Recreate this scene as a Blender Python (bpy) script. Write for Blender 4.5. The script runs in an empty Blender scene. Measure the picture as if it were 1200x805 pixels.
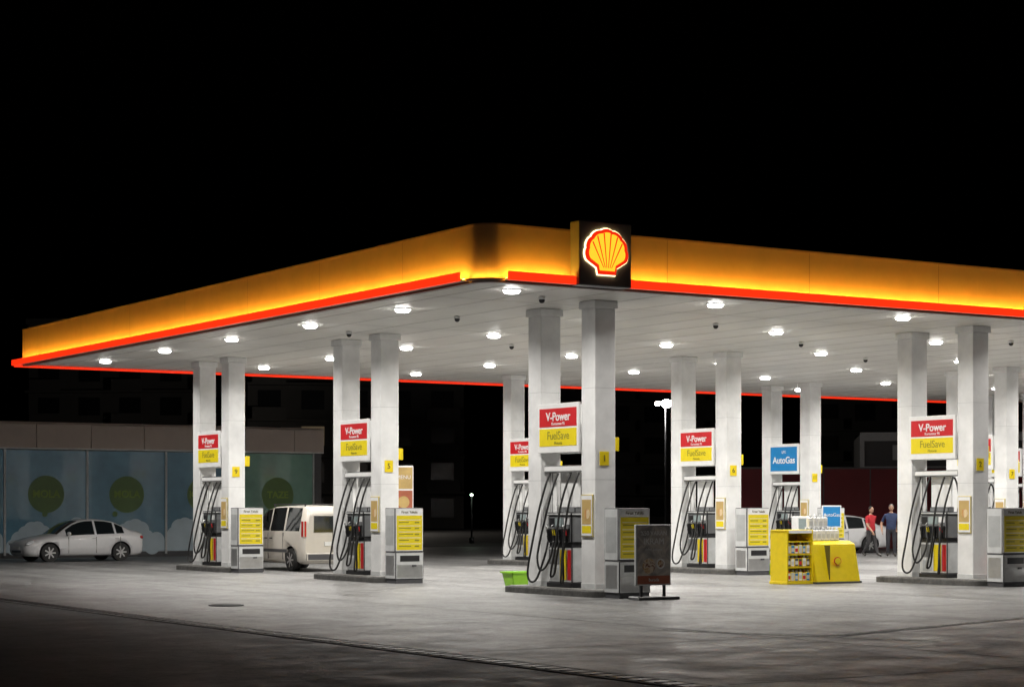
import bpy, bmesh, math, random
from mathutils import Vector, Matrix
random.seed(7)
R=math.radians
scene=bpy.context.scene
scene.view_settings.view_transform='Standard'
scene.view_settings.look='None'
scene.view_settings.exposure=0

# ------------------------------------------------------------------ site axes
TH=math.radians(32.25)
CX,CY=-0.54,36.1
def W(u,v,z=0):
    return Vector((CX+u*math.cos(TH)-v*math.sin(TH), CY+u*math.sin(TH)+v*math.cos(TH), z))
ZS=5.94     # soffit height
ZT=6.97     # fascia top
UL,VL=40.0,25.9

# ------------------------------------------------------------------ materials
def mat(name,col,rough=.5,metal=0,var=.10,scale=6,bump=0.0,emit=0,ecol=None,coat=0,spec=.5):
    m=bpy.data.materials.new(name); m.use_nodes=True
    nt=m.node_tree; b=nt.nodes['Principled BSDF']
    b.inputs['Roughness'].default_value=rough
    b.inputs['Metallic'].default_value=metal
    b.inputs['Coat Weight'].default_value=coat
    b.inputs['Specular IOR Level'].default_value=spec
    tc=nt.nodes.new('ShaderNodeTexCoord')
    n=nt.nodes.new('ShaderNodeTexNoise'); n.inputs['Scale'].default_value=scale; n.inputs['Detail'].default_value=6
    n.inputs['Roughness'].default_value=.62
    nt.links.new(tc.outputs['Object'],n.inputs['Vector'])
    r=nt.nodes.new('ShaderNodeValToRGB')
    r.color_ramp.elements[0].position=.3; r.color_ramp.elements[1].position=.7
    r.color_ramp.elements[0].color=(*[max(0,c*(1-var)) for c in col],1)
    r.color_ramp.elements[1].color=(*[min(1,c*(1+var*.5)) for c in col],1)
    nt.links.new(n.outputs['Fac'],r.inputs['Fac'])
    nt.links.new(r.outputs['Color'],b.inputs['Base Color'])
    if bump:
        bp=nt.nodes.new('ShaderNodeBump'); bp.inputs['Strength'].default_value=bump; bp.inputs['Distance'].default_value=.02
        nt.links.new(n.outputs['Fac'],bp.inputs['Height']); nt.links.new(bp.outputs['Normal'],b.inputs['Normal'])
    if emit:
        b.inputs['Emission Color'].default_value=(*(ecol or col),1)
        b.inputs['Emission Strength'].default_value=emit
    return m

M={}
M['white']=mat('white_panel',(.80,.80,.79),.38,var=.07,scale=3)
M['colwhite']=mat('column_cladding',(.80,.80,.795),.32,var=.18,scale=1.3)
M['soffit']=mat('soffit_panel',(.78,.765,.725),.45,var=.12,scale=.4)
M['fascia']=mat('fascia_paint',(.52,.40,.29),.35,var=.10,scale=1.5)
M['fasciatop']=mat('fascia_cap_paint',(.30,.23,.19),.4,var=.08,scale=1.5)
M['seam']=mat('seam',(.16,.15,.14),.7)
M['sofseam']=mat('soffit_joint',(.46,.45,.42),.6)
M['steel']=mat('brushed_steel',(.5,.5,.5),.35,metal=.8)
M['grey']=mat('cabinet_grey',(.42,.43,.43),.4,var=.12)
M['lgrey']=mat('light_grey',(.60,.61,.61),.4,var=.12)
M['mgrey']=mat('pump_head_grey',(.17,.175,.18),.4,var=.12)
M['dgrey']=mat('dark_grey',(.07,.07,.075),.45)
M['black']=mat('black_plastic',(.018,.018,.02),.4)
M['rubber']=mat('rubber',(.015,.015,.015),.6)
M['yellow']=mat('yellow_paint',(.82,.62,.008),.4,var=.08)
M['lemon']=mat('yellow_print',(.78,.62,.008),.45,var=.05)
M['red']=mat('red_paint',(.58,.015,.02),.4,var=.08)
M['blue']=mat('blue_print',(.02,.22,.52),.4,var=.06)
M['green']=mat('lime_plastic',(.36,.75,.05),.4,var=.08)
M['ink']=mat('dark_ink',(.12,.10,.02),.6)
M['olive']=mat('olive_ink',(.30,.27,.02),.6)
M['winke']=mat('white_ink',(.82,.82,.82),.5)
M['kerb']=mat('kerb_stone',(.10,.097,.092),.8,var=.5,scale=9,bump=.4)
M['kerbtop']=mat('kerb_top',(.20,.195,.185),.8,var=.4,scale=7,bump=.3)
M['redled']=mat('red_led',(.5,.02,.01),.4,emit=1.15,ecol=(1,.032,.005))
M['wash']=mat('amber_led',(.5,.3,.05),.4,emit=150,ecol=(1,.48,.035))
M['wash2']=mat('corner_fill_glow',(.5,.3,.05),.4,emit=85,ecol=(1,.44,.04))  # glow strip added to lift the dark rounded corner
M['lens']=mat('downlight_lens',(.8,.8,.8),.4,emit=40,ecol=(1,.98,.94))
M['logoboard']=mat('sign_board_grey',(.20,.20,.205),.4)
M['e_yel']=mat('lit_yellow',(.7,.4,.02),.4,emit=1.1,ecol=(1,.62,.03))
M['e_red']=mat('lit_red',(.5,.01,.01),.4,emit=1.0,ecol=(.9,.02,.004))
M['e_wht']=mat('lit_white',(.8,.7,.5),.4,emit=4.0,ecol=(1,.80,.38))
M['glass']=mat('dark_glass',(.012,.016,.018),.06,coat=.6,var=.05)
M['carw']=mat('white_car_paint',(.76,.76,.77),.28,coat=.8,var=.03)
M['vanw']=mat('offwhite_van_paint',(.60,.56,.50),.3,coat=.7,var=.04)
M['rim']=mat('alloy_rim',(.55,.55,.56),.3,metal=.8)
M['tail']=mat('tail_light',(.45,.01,.01),.2,coat=.5)
M['head']=mat('head_light',(.7,.72,.75),.1,coat=.8)
M['screen']=mat('lcd_screen',(.30,.36,.36),.15)
M['plate']=mat('number_plate',(.75,.75,.72),.5)

def concrete(name,c1,c2,sc,rough0,rough1,stain=.5):
    m=bpy.data.materials.new(name); m.use_nodes=True
    nt=m.node_tree; b=nt.nodes['Principled BSDF']; L=nt.links.new
    tc=nt.nodes.new('ShaderNodeTexCoord')
    def noise(s,d=8,r=.6,dist=0):
        n=nt.nodes.new('ShaderNodeTexNoise'); n.inputs['Scale'].default_value=s; n.inputs['Detail'].default_value=d
        n.inputs['Roughness'].default_value=r; n.inputs['Distortion'].default_value=dist
        L(tc.outputs['Object'],n.inputs['Vector']); return n
    def ramp(n,a,b_,ca,cb):
        r=nt.nodes.new('ShaderNodeValToRGB'); e=r.color_ramp.elements
        e[0].position=a; e[1].position=b_; e[0].color=(*ca,1); e[1].color=(*cb,1)
        L(n.outputs['Fac'],r.inputs['Fac']); return r
    def mul(a,b_,f):
        x=nt.nodes.new('ShaderNodeMix'); x.data_type='RGBA'; x.blend_type='MULTIPLY'; x.inputs['Factor'].default_value=f
        L(a,x.inputs['A']); L(b_,x.inputs['B']); return x.outputs['Result']
    big=noise(.16*sc,10,.62,.6); med=noise(1.1*sc,9,.7,.3); fine=noise(28,4,.7); grit=noise(7,6,.75)
    base=ramp(big,.36,.62,c1,c2)
    r2=ramp(med,.38,.58,(.52,.52,.52),(1,1,1))
    r3=ramp(fine,.3,.7,(.62,.62,.62),(1.0,1.0,1.0))
    r5=ramp(grit,.40,.56,(.50,.50,.50),(1.0,1.0,1.0))
    o=mul(base.outputs['Color'],r2.outputs['Color'],stain)
    o=mul(o,r3.outputs['Color'],.8); o=mul(o,r5.outputs['Color'],.85)
    mp=nt.nodes.new('ShaderNodeMapping'); mp.inputs['Scale'].default_value=(1.1,.06,1)
    L(tc.outputs['Object'],mp.inputs['Vector'])
    sn=nt.nodes.new('ShaderNodeTexNoise'); sn.inputs['Scale'].default_value=1.0; sn.inputs['Detail'].default_value=5
    L(mp.outputs['Vector'],sn.inputs['Vector'])
    r4=ramp(sn,.42,.60,(.58,.58,.58),(1,1,1)); o=mul(o,r4.outputs['Color'],.7)
    v=nt.nodes.new('ShaderNodeTexVoronoi'); v.inputs['Scale'].default_value=.9
    L(tc.outputs['Object'],v.inputs['Vector'])
    rv=nt.nodes.new('ShaderNodeValToRGB'); rv.color_ramp.elements[0].position=.03; rv.color_ramp.elements[1].position=.16
    rv.color_ramp.elements[0].color=(.38,.38,.38,1); rv.color_ramp.elements[1].color=(1,1,1,1)
    L(v.outputs['Distance'],rv.inputs['Fac']); o=mul(o,rv.outputs['Color'],.6)
    vc=nt.nodes.new('ShaderNodeTexVoronoi'); vc.feature='DISTANCE_TO_EDGE'; vc.inputs['Scale'].default_value=.22
    dn=noise(1.6,5,.6); mx=nt.nodes.new('ShaderNodeMix'); mx.data_type='RGBA'; mx.inputs['Factor'].default_value=.35
    L(tc.outputs['Object'],mx.inputs['A']); L(dn.outputs['Color'],mx.inputs['B']); L(mx.outputs['Result'],vc.inputs['Vector'])
    rc=nt.nodes.new('ShaderNodeValToRGB'); rc.color_ramp.elements[0].position=.0015; rc.color_ramp.elements[1].position=.005
    rc.color_ramp.elements[0].color=(.35,.35,.35,1); rc.color_ramp.elements[1].color=(1,1,1,1)
    L(vc.outputs['Distance'],rc.inputs['Fac']); o=mul(o,rc.outputs['Color'],.7)
    L(o,b.inputs['Base Color'])
    rr=nt.nodes.new('ShaderNodeMapRange'); rr.inputs['From Min'].default_value=.35; rr.inputs['From Max'].default_value=.65
    rr.inputs['To Min'].default_value=rough0; rr.inputs['To Max'].default_value=rough1
    L(med.outputs['Fac'],rr.inputs['Value']); L(rr.outputs['Result'],b.inputs['Roughness'])
    bp=nt.nodes.new('ShaderNodeBump'); bp.inputs['Strength'].default_value=.6; bp.inputs['Distance'].default_value=.012
    ad=nt.nodes.new('ShaderNodeMath'); ad.operation='ADD'
    L(fine.outputs['Fac'],ad.inputs[0]); L(grit.outputs['Fac'],ad.inputs[1])
    L(ad.outputs[0],bp.inputs['Height']); L(bp.outputs['Normal'],b.inputs['Normal'])
    return m
M['concrete']=concrete('forecourt_concrete',(.22,.217,.215),(.41,.405,.40),1,.30,.56)
M['asphalt']=concrete('asphalt',(.045,.045,.047),(.08,.078,.077),1.5,.6,.85)

# ------------------------------------------------------------------ mesh builder
class MB:
    def __init__(s): s.bm=bmesh.new(); s.m=[]
    def mi(s,k):
        k=M[k] if isinstance(k,str) else k
        if k not in s.m: s.m.append(k)
        return s.m.index(k)
    def box(s,x0,x1,y0,y1,z0,z1,k,bev=0,rot=None,seg=2):
        i=s.mi(k)
        r=bmesh.ops.create_cube(s.bm,size=1)
        vs=r['verts']
        for v in vs:
            v.co=Vector((x0+(x1-x0)*(v.co.x+.5),y0+(y1-y0)*(v.co.y+.5),z0+(z1-z0)*(v.co.z+.5)))
        fs={f for v in vs for f in v.link_faces}
        for f in fs: f.material_index=i
        if rot is not None:
            c=Vector(((x0+x1)/2,(y0+y1)/2,(z0+z1)/2))
            for v in vs: v.co=c+rot@(v.co-c)
        if bev:
            es=list({e for v in vs for e in v.link_edges})
            bmesh.ops.bevel(s.bm,geom=es,offset=bev,segments=seg,affect='EDGES',profile=.5)
    def cyl(s,c,r,h,k,axis='z',seg=20,r2=None,smooth=True):
        i=s.mi(k); r2=r if r2 is None else r2
        q={'z':Matrix(),'x':Matrix.Rotation(R(90),4,'Y'),'y':Matrix.Rotation(R(-90),4,'X')}[axis]
        o=bmesh.ops.create_cone(s.bm,cap_ends=True,segments=seg,radius1=r,radius2=r2,depth=h,matrix=Matrix.Translation(c)@q)
        for f in {f for v in o['verts'] for f in v.link_faces}:
            f.material_index=i; f.smooth=smooth and len(f.verts)==4
    def ell(s,c,rx,ry,rz,k,u=18,v=12,rot=None):
        i=s.mi(k)
        m=Matrix.Translation(c)@(rot.to_4x4() if rot is not None else Matrix())@Matrix.Diagonal((rx,ry,rz,1))
        o=bmesh.ops.create_uvsphere(s.bm,u_segments=u,v_segments=v,radius=1,matrix=m)
        for f in {f for v in o['verts'] for f in v.link_faces}: f.material_index=i; f.smooth=True
        return o['verts']
    def poly(s,pts,k):
        f=s.bm.faces.new([s.bm.verts.new(p) for p in pts]); f.material_index=s.mi(k); return f
    def prism(s,pts,ext,k,bev=0):
        i=s.mi(k); ext=Vector(ext)
        a=[s.bm.verts.new(Vector(p)) for p in pts]; b=[s.bm.verts.new(Vector(p)+ext) for p in pts]
        n=len(a); fs=[s.bm.faces.new(a),s.bm.faces.new(b[::-1])]
        for j in range(n): fs.append(s.bm.faces.new([a[j],b[j],b[(j+1)%n],a[(j+1)%n]]))
        for f in fs: f.material_index=i
        bmesh.ops.recalc_face_normals(s.bm,faces=fs)
        if bev:
            bmesh.ops.bevel(s.bm,geom=list({e for f in fs for e in f.edges}),offset=bev,segments=2,affect='EDGES',profile=.5)
    def tube(s,pts,r,k,seg=8,sub=6,r2=None):
        i=s.mi(k); P=[Vector(p) for p in pts]
        Q=[]
        if len(P)>2 and sub>1:
            E=[P[0]*2-P[1]]+P+[P[-1]*2-P[-2]]
            for a in range(1,len(E)-2):
                for t in range(sub):
                    t=t/sub; p0,p1,p2,p3=E[a-1],E[a],E[a+1],E[a+2]
                    Q.append(.5*((2*p1)+(p2-p0)*t+(2*p0-5*p1+4*p2-p3)*t*t+(3*p1-p0-3*p2+p3)*t**3))
            Q.append(P[-1])
        else: Q=P
        rings=[]; up=Vector((0.13,.31,.94))
        for j,p in enumerate(Q):
            d=(Q[min(j+1,len(Q)-1)]-Q[max(j-1,0)]).normalized()
            a=d.cross(up)
            if a.length<1e-3: a=d.cross(Vector((1,0,0)))
            a.normalize(); b=d.cross(a)
            rr=r if r2 is None else r+(r2-r)*j/(len(Q)-1)
            rings.append([s.bm.verts.new(p+a*rr*math.cos(2*math.pi*t/seg)+b*rr*math.sin(2*math.pi*t/seg)) for t in range(seg)])
        for j in range(len(rings)-1):
            for t in range(seg):
                f=s.bm.faces.new([rings[j][t],rings[j][(t+1)%seg],rings[j+1][(t+1)%seg],rings[j+1][t]])
                f.material_index=i; f.smooth=True
        for q in (rings[0],rings[-1][::-1]):
            s.bm.faces.new(q).material_index=i
    def mesh(s,name):
        me=bpy.data.meshes.new(name)
        bmesh.ops.recalc_face_normals(s.bm,faces=s.bm.faces[:])
        s.bm.to_mesh(me); s.bm.free()
        for m in s.m: me.materials.append(m)
        return me
    def obj(s,name,parent=None,loc=(0,0,0),rz=0):
        return mkobj(name,s.mesh(name),parent,loc,rz)
def mkobj(name,data,parent=None,loc=(0,0,0),rz=0):
    o=bpy.data.objects.new(name,data); scene.collection.objects.link(o)
    o.parent=parent; o.location=loc; o.rotation_euler=(0,0,rz); return o
def empty(name,loc,rz=0):
    o=mkobj(name,None,None,loc,rz); o.empty_display_size=.3; return o
def txt(s,parent,loc,size,face,k,name='lettering',align='CENTER',bold=0):
    c=bpy.data.curves.new(name,'FONT'); c.body=s; c.size=size; c.align_x=align; c.align_y='CENTER'; c.extrude=.004; c.offset=bold
    c.materials.append(M[k]); o=mkobj(name,c,parent,loc)
    o.rotation_euler={'-V':(R(90),0,0),'-U':(R(90),0,R(-90)),'+U':(R(90),0,R(90))}[face]
    return o

# ------------------------------------------------------------------ world
w=bpy.data.worlds.new('World'); scene.world=w; w.use_nodes=True
nt=w.node_tree; sky=nt.nodes.new('ShaderNodeTexSky'); sky.sky_type='NISHITA'; sky.sun_disc=False
sky.sun_elevation=R(-4); sky.sun_rotation=R(200)
nt.links.new(sky.outputs[0],nt.nodes['Background'].inputs[0]); nt.nodes['Background'].inputs[1].default_value=.004

# ------------------------------------------------------------------ ground
b=MB(); b.poly([(-1500,-300,0),(1500,-300,0),(1500,2500,0),(-1500,2500,0)],'asphalt'); b.obj('ground')
b=MB(); b.poly([(-6.5,-34,.004),(60,-34,.004),(60,46,.004),(-6.5,46,.004)],'concrete')
b.obj('forecourt_pavement',None,W(0,0),TH)
b=MB(); b.poly([(-32,-34,.004),(-6.95,-34,.004),(-6.95,46,.004),(-32,46,.004)],concrete('old_concrete',(.09,.09,.092),(.18,.18,.18),1.3,.45,.75,.8))
b.obj('apron_pavement',None,W(0,0),TH)
M['joint']=mat('slab_joint',(.11,.11,.11),.8,var=.5,scale=3)
M['paleconc']=mat('drain_edging',(.24,.235,.23),.8,var=.5,scale=4,bump=.3)
b=MB()
for u in [x*5.3-1.2 for x in range(0,11)]:
    b.poly([(u-.016,-34,.008),(u+.016,-34,.008),(u+.016,46,.008),(u-.016,46,.008)],'joint')
for v in [x*5.3-31 for x in range(0,14)]:
    b.poly([(-6.3,v-.016,.0084),(60,v-.016,.0084),(60,v+.016,.0084),(-6.3,v+.016,.0084)],'joint')
b.obj('slab_joints',None,W(0,0),TH)
b=MB()
b.box(-6.95,-6.5,-34,46,-.05,.015,'paleconc')
b.box(-6.85,-6.60,-34,46,-.05,.018,'black')
for i in range(260):
    v=-30+i*.29
    b.box(-6.85,-6.60,v,v+.05,-.05,.024,'dgrey')
b.obj('drain_channel',None,W(0,0),TH)
m=bpy.data.materials.new('worn_white_paint'); m.use_nodes=True; nt=m.node_tree; p_=nt.nodes['Principled BSDF']
tc=nt.nodes.new('ShaderNodeTexCoord'); n_=nt.nodes.new('ShaderNodeTexNoise'); n_.inputs['Scale'].default_value=6; n_.inputs['Detail'].default_value=8
rp=nt.nodes.new('ShaderNodeValToRGB'); rp.color_ramp.elements[0].position=.42; rp.color_ramp.elements[0].color=(.2,.2,.2,1); rp.color_ramp.elements[1].position=.55; rp.color_ramp.elements[1].color=(.72,.72,.7,1)
nt.links.new(tc.outputs['Object'],n_.inputs['Vector']); nt.links.new(n_.outputs['Fac'],rp.inputs['Fac']); nt.links.new(rp.outputs['Color'],p_.inputs['Base Color']); p_.inputs['Roughness'].default_value=.7
M['worn']=m
def gline(name,x0,y0,x1,y1,wd):
    d=Vector((x1-x0,y1-y0,0)).normalized(); n=Vector((-d.y,d.x,0))*wd/2
    a=Vector((x0,y0,.012)); c=Vector((x1,y1,.012)); b=MB(); b.poly([a-n,c-n,c+n,a+n],'worn'); b.obj(name)
gline('painted_line',4.58,27.6,8.6,32.4,.18)
gline('painted_line',2.1,28.9,5.7,26.4,.08)
b=MB(); b.cyl((0,0,.012),.32,.02,'dgrey',seg=28); b.cyl((0,0,.016),.27,.02,'joint',seg=28); b.obj('manhole_cover',None,W(-4.0,2.4,.004))

# ------------------------------------------------------------------ canopy
can=empty('gas_station_canopy',W(0,0),TH)
CR=.38
def outline(off):
    pts=[]; r=CR
    for i in range(13):
        a=math.pi+ (math.pi/2)*i/12
        pts.append((r+(r+off)*math.cos(a), r+(r+off)*math.sin(a)))
    pts+= [(UL+off,-off),(UL+off,VL+off),(-off,VL+off)]
    return pts
b=MB(); b.prism([(x,y,ZS+.03) for x,y in outline(-.05)],(0,0,.75),'soffit'); b.obj('roof_deck',can)
b=MB(); o=outline(0); n=len(o)
for j in range(n):
    (x0,y0),(x1,y1)=o[j],o[(j+1)%n]
    b.poly([(x0,y0,ZS),(x1,y1,ZS),(x1,y1,ZT),(x0,y0,ZT)],'fascia')
b.obj('fascia_skin',can)
b=MB()
o1,o2=outline(.012),outline(-.12)
for z0,z1 in ((ZT,ZT+.035),(ZS-.02,ZS)):
    for j in range(n):
        k=(j+1)%n
        for z in (z0,z1): b.poly([(*o1[j],z),(*o1[k],z),(*o2[k],z),(*o2[j],z)],'fasciatop')
        b.poly([(*o1[j],z0),(*o1[k],z0),(*o1[k],z1),(*o1[j],z1)],'fasciatop')
b.obj('fascia_trim',can)
b=MB()
for u in [4.2+3.6*k for k in range(10)]:
    b.box(u-.005,u+.005,-.003,.0,ZS+.2,ZT,'fasciatop')
for v in [3.6*k+3 for k in range(7)]:
    b.box(-.003,0,v-.005,v+.005,ZS+.2,ZT,'fasciatop')
b.obj('fascia_seams',can)
b=MB()
WA,WB=.090,.120
def bar_u(u0,u1,y,sgn,dz=0):
    ya,yb=sorted((y,y+sgn*.20)); b.box(u0,u1,ya,yb,ZS+.02,ZS+.05,'fascia')
    ya,yb=sorted((y+sgn*.20,y+sgn*.25)); b.box(u0,u1,ya,yb,ZS+.01-dz,ZS+.17-dz,'redled')
    ya,yb=sorted((y+sgn*WA,y+sgn*WB)); b.poly([(u0+.02,ya,ZS+.06),(u1-.02,ya,ZS+.06),(u1-.02,yb,ZS+.06),(u0+.02,yb,ZS+.06)],'wash')
def bar_v(v0,v1,x,sgn):
    xa,xb=sorted((x,x+sgn*.20)); b.box(xa,xb,v0,v1,ZS+.02,ZS+.05,'fascia')
    xa,xb=sorted((x+sgn*.20,x+sgn*.25)); b.box(xa,xb,v0,v1,ZS+.01,ZS+.17,'redled')
    xa,xb=sorted((x+sgn*WA,x+sgn*WB)); b.poly([(xa,v0+.02,ZS+.06),(xa,v1-.02,ZS+.06),(xb,v1-.02,ZS+.06),(xb,v0+.02,ZS+.06)],'wash')
bar_u(.42,1.90,0,-1); bar_u(3.12,UL+.25,0,-1)
bar_v(.45,VL+.25,0,-1)
b.box(-.25,UL,VL-.02,VL+.03,ZS-.045,ZS+.02,'redled')
def arc(r,a): return (CR+r*math.cos(a),CR+r*math.sin(a))
for i in range(6):
    a0=math.pi+math.pi/2*i/6; a1=math.pi+math.pi/2*(i+1)/6
    q=[arc(CR+.065,a0),arc(CR+.065,a1),arc(CR+.09,a1),arc(CR+.09,a0)]
    b.poly([(x,y,ZS+.045) for x,y in q],'wash2')
    q=[arc(CR,a0),arc(CR,a1),arc(CR+.12,a1),arc(CR+.12,a0)]
    b.poly([(x,y,ZS+.015) for x,y in q],'fascia')
    q=[arc(CR+.12,a0),arc(CR+.12,a1)]
    b.poly([(*q[0],ZS+.015),(*q[1],ZS+.015),(*q[1],ZS+.048),(*q[0],ZS+.048)],'fascia')
b.obj('light_bars',can)
b=MB()
for u in [1.2*k+.9 for k in range(33)]:
    b.box(u-.007,u+.007,.3,VL-.3,ZS+.026,ZS+.029,'sofseam')
for v in [6.2*k+3.1 for k in range(4)]:
    b.box(.3,UL-.3,v-.007,v+.007,ZS+.0265,ZS+.0292,'sofseam')
b.obj('soffit_seams',can)
US=[4.1,14.65,25.2,35.8]; VS=[3.2,12.25,21.1]; DC=1.0
b=MB()
for u in US:
    for v in VS:
        for dv in (-DC,DC):
            c=v+dv
            b.box(u-.25,u+.25,c-.25,c+.25,.12,ZS-.12,'colwhite',bev=.02)
            b.box(u-.29,u+.29,c-.29,c+.29,ZS-.13,ZS+.028,'colwhite',bev=.02)
            b.box(u-.254,u+.254,c-.254,c+.254,.13,.26,'lgrey',bev=.01)
            for z in (2.35,4.2):
                b.box(u-.251,u+.251,c-.251,c+.251,z,z+.006,'grey')
b.obj('columns',can)
b=MB()
LU=[1.45,6.4,11.6,16.8,22.0,27.2,32.4,37.6]; LV=[1.3,5.6,9.95,14.3,18.6,23.0]
for u in LU:
    for v in LV:
        b.cyl((u,v,ZS+.022),.19,.03,'white',seg=28)
b.obj('downlight_housings',can)
b=MB(); k_=b.mi('lens')
for u in LU:
    for v in LV:
        seg=20
        rings=[]
        for rr,zz in ((.155,ZS+.006),(.152,ZS-.020),(.125,ZS-.040)):
            rings.append([b.bm.verts.new((u+rr*math.cos(2*math.pi*i/seg),v+rr*math.sin(2*math.pi*i/seg),zz)) for i in range(seg)])
        for A_,B_ in zip(rings,rings[1:]):
            for i in range(seg):
                f=b.bm.faces.new([A_[i],A_[(i+1)%seg],B_[(i+1)%seg],B_[i]]); f.material_index=k_
        f=b.bm.faces.new(rings[-1]); f.material_index=k_
b.obj('downlight_lenses',can)
for u in LU[:-1]:
    for v in LV:
        if u>30 and v<9: continue
        l=bpy.data.lights.new('downlight','AREA'); l.shape='DISK'; l.size=.30
        l.energy=172; l.color=(1,.968,.915); l.spread=R(156)
        mkobj('downlight_lamp',l,can,(u,v,ZS-.05))
for (u,v) in ((2.6,2.0),(3.2,6.3),(8.2,12),(9.0,4.6),(3.0,11.0),(14,7.5),(19,10.6),(18.2,4.4)):
    b=MB(); b.cyl((0,0,0),.07,.05,'white'); b.ell((0,0,-.04),.06,.06,.06,'black'); b.box(-.02,.02,-.02,.02,.02,.06,'grey')
    b.obj('dome_camera',can,(u,v,ZS-.01))

# ------------------------------------------------------------------ emblem sign at corner
sg=empty('emblem_sign',W(2.51,-.28),TH)
b=MB(); b.box(-.60,.60,-.05,.26,ZS+.0,ZS+1.21,'logoboard',bev=.02); b.obj('sign_box',sg)
def shell_pts(s,dx=0):
    P=[]
    n=84
    for i in range(n+1):
        a=R(-112+224*i/n)
        lob=abs(math.sin((i/n)*math.pi*7))
        r=.435*(1-.05+.05*lob**.6)
        P.append((math.sin(a)*r*1.08, .02+math.cos(a)*r))
    P+=[(.215,-.25),(.19,-.37),(-.19,-.37),(-.215,-.25)]
    return [(x*s,y*s) for x,y in P]
zc=ZS+.60; ES=.96
def flat(pts,y0,y1,k):
    b=MB(); b.prism([(x,y0,zc+z) for x,z in pts],(0,y1-y0,0),k); return b
flat(shell_pts(1.13*ES),-.075,-.05,'e_wht').obj('emblem_halo',sg)
flat(shell_pts(1.09*ES),-.10,-.0765,'e_red').obj('emblem_outline',sg)
flat([(x,z+.01) for x,z in shell_pts(.91*ES)],-.115,-.102,'e_yel').obj('emblem_face',sg)
b=MB()
for i in range(-3,4):
    if i==0: continue
    a0=R(i*24- (12 if i>0 else -12)); 
    dx,dz=math.sin(a0)*.385*1.05*ES,(.03+math.cos(a0)*.385)*ES
    h=Vector((.035*i- (0.017 if i>0 else -.017),0,-.26))
    t=Vector((dx,0,dz)); d=(t-h).normalized(); nrm=Vector((-d.z,0,d.x))
    pts=[h-nrm*.005,t-nrm*.012,t+nrm*.012,h+nrm*.005]
    b.prism([(p.x,-.124,zc+p.z) for p in pts],(0,.008,0),'e_red')
b.obj('emblem_ribs',sg)

# ------------------------------------------------------------------ islands
def island_mesh():
    b=MB()
    def rr(x0,x1,y0,y1,r,z):
        P=[]
        for cx,cy,a0 in ((x1-r,y1-r,0),(x0+r,y1-r,90),(x0+r,y0+r,180),(x1-r,y0+r,270)):
            for i in range(7):
                a=R(a0+15*i); P.append((cx+r*math.cos(a),cy+r*math.sin(a),z))
        return P
    b.prism(rr(-.68,.68,-1.80,1.70,.3,-.02),(0,0,.15),'kerb',bev=.02)
    b.prism(rr(-.61,.61,-1.73,1.63,.26,.125),(0,0,.02),'kerbtop')
    return b.mesh('pump_island')
im=island_mesh()

def pump_mesh():
    b=MB()
    b.box(-.30,.30,-.46,.46,.14,.24,'black',bev=.01)
    b.box(-.27,.27,-.44,.44,.24,.98,'lgrey',bev=.02)
    b.box(-.25,.25,-.42,.42,.98,1.06,'black')
    b.box(-.28,.28,-.44,.44,1.06,1.62,'mgrey',bev=.025)
    b.box(-.30,.30,-.46,.46,1.62,1.69,'lgrey',bev=.02)
    b.box(-.10,.10,-.30,.30,1.69,1.80,'mgrey',bev=.015)
    for s in (-1,1):
        def sx(a,c): return sorted((s*a,s*c))
        x0,x1=sx(.27,.276)
        b.box(x0,x1,-.41,-.28,.30,.92,'red'); b.box(x0,x1,-.25,.0,.30,.92,'yellow'); b.box(x0,x1,.03,.41,.62,.92,'mgrey')
        b.box(x0,x1,.06,.36,.30,.55,'grey')
        x0,x1=sx(.28,.29); b.box(x0,x1,-.14,.16,1.40,1.57,'screen'); b.box(x0,x1,.20,.37,1.40,1.57,'black'); b.box(x0,x1,-.37,-.18,1.44,1.57,'winke')
        b.box(x0,x1,-.41,.41,1.63,1.67,'lemon')
        for j,(v,c) in enumerate(((-.32,'red'),(-.11,'black'),(.11,'lemon'),(.32,'black'))):
            x0,x1=sx(.28,.325); b.box(x0,x1,v-.065,v+.065,1.08,1.36,'black',bev=.01)
            x0,x1=sx(.325,.38); b.box(x0,x1,v-.026,v+.026,1.20,1.34,c,bev=.012,rot=Matrix.Rotation(R(14*s),3,'Y'))
            x0,x1=sx(.32,.37); b.box(x0,x1,v-.02,v+.02,1.06,1.22,'black',bev=.01,rot=Matrix.Rotation(R(8*s),3,'Y'))
            b.tube([(s*.36,v,1.33),(s*.41,v,1.39),(s*.36,v,1.44)],.012,'steel',sub=4)
            q=(v*1.75)+[.03,-.05,.04,-.02][j]
            low=.26+.24*((j*7)%3)/2
            out=.50+.13*((j*5)%4)/3
            b.tube([(s*.35,v,1.10),(s*.42,v*1.05,.80),(s*(out-.08),v*1.25+.05,low+.06),(s*out,v*1.5+.10,low),(s*(out+.01),q+.12,low+.20),(s*(out-.05),q+.11+[.04,-.03,.05,-.05][j],.98),(s*.40,q+.05,1.75),(s*.26,q,2.28),(s*.16,q,2.50)],.023,'rubber',seg=8,sub=7)
    for v in (-.64,.64): b.box(-.06,.06,v-.045,v+.045,.14,2.52,'white',bev=.01)
    b.box(-.03,.03,-.32,.32,1.80,2.52,'white')
    b.box(-.20,.20,-.72,.72,2.52,2.66,'white',bev=.02)
    b.box(-.205,-.20,-.68,.68,2.535,2.555,'grey'); b.box(.20,.205,-.68,.68,2.535,2.555,'grey')
    return b.mesh('fuel_pump')
pm=pump_mesh()

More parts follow.
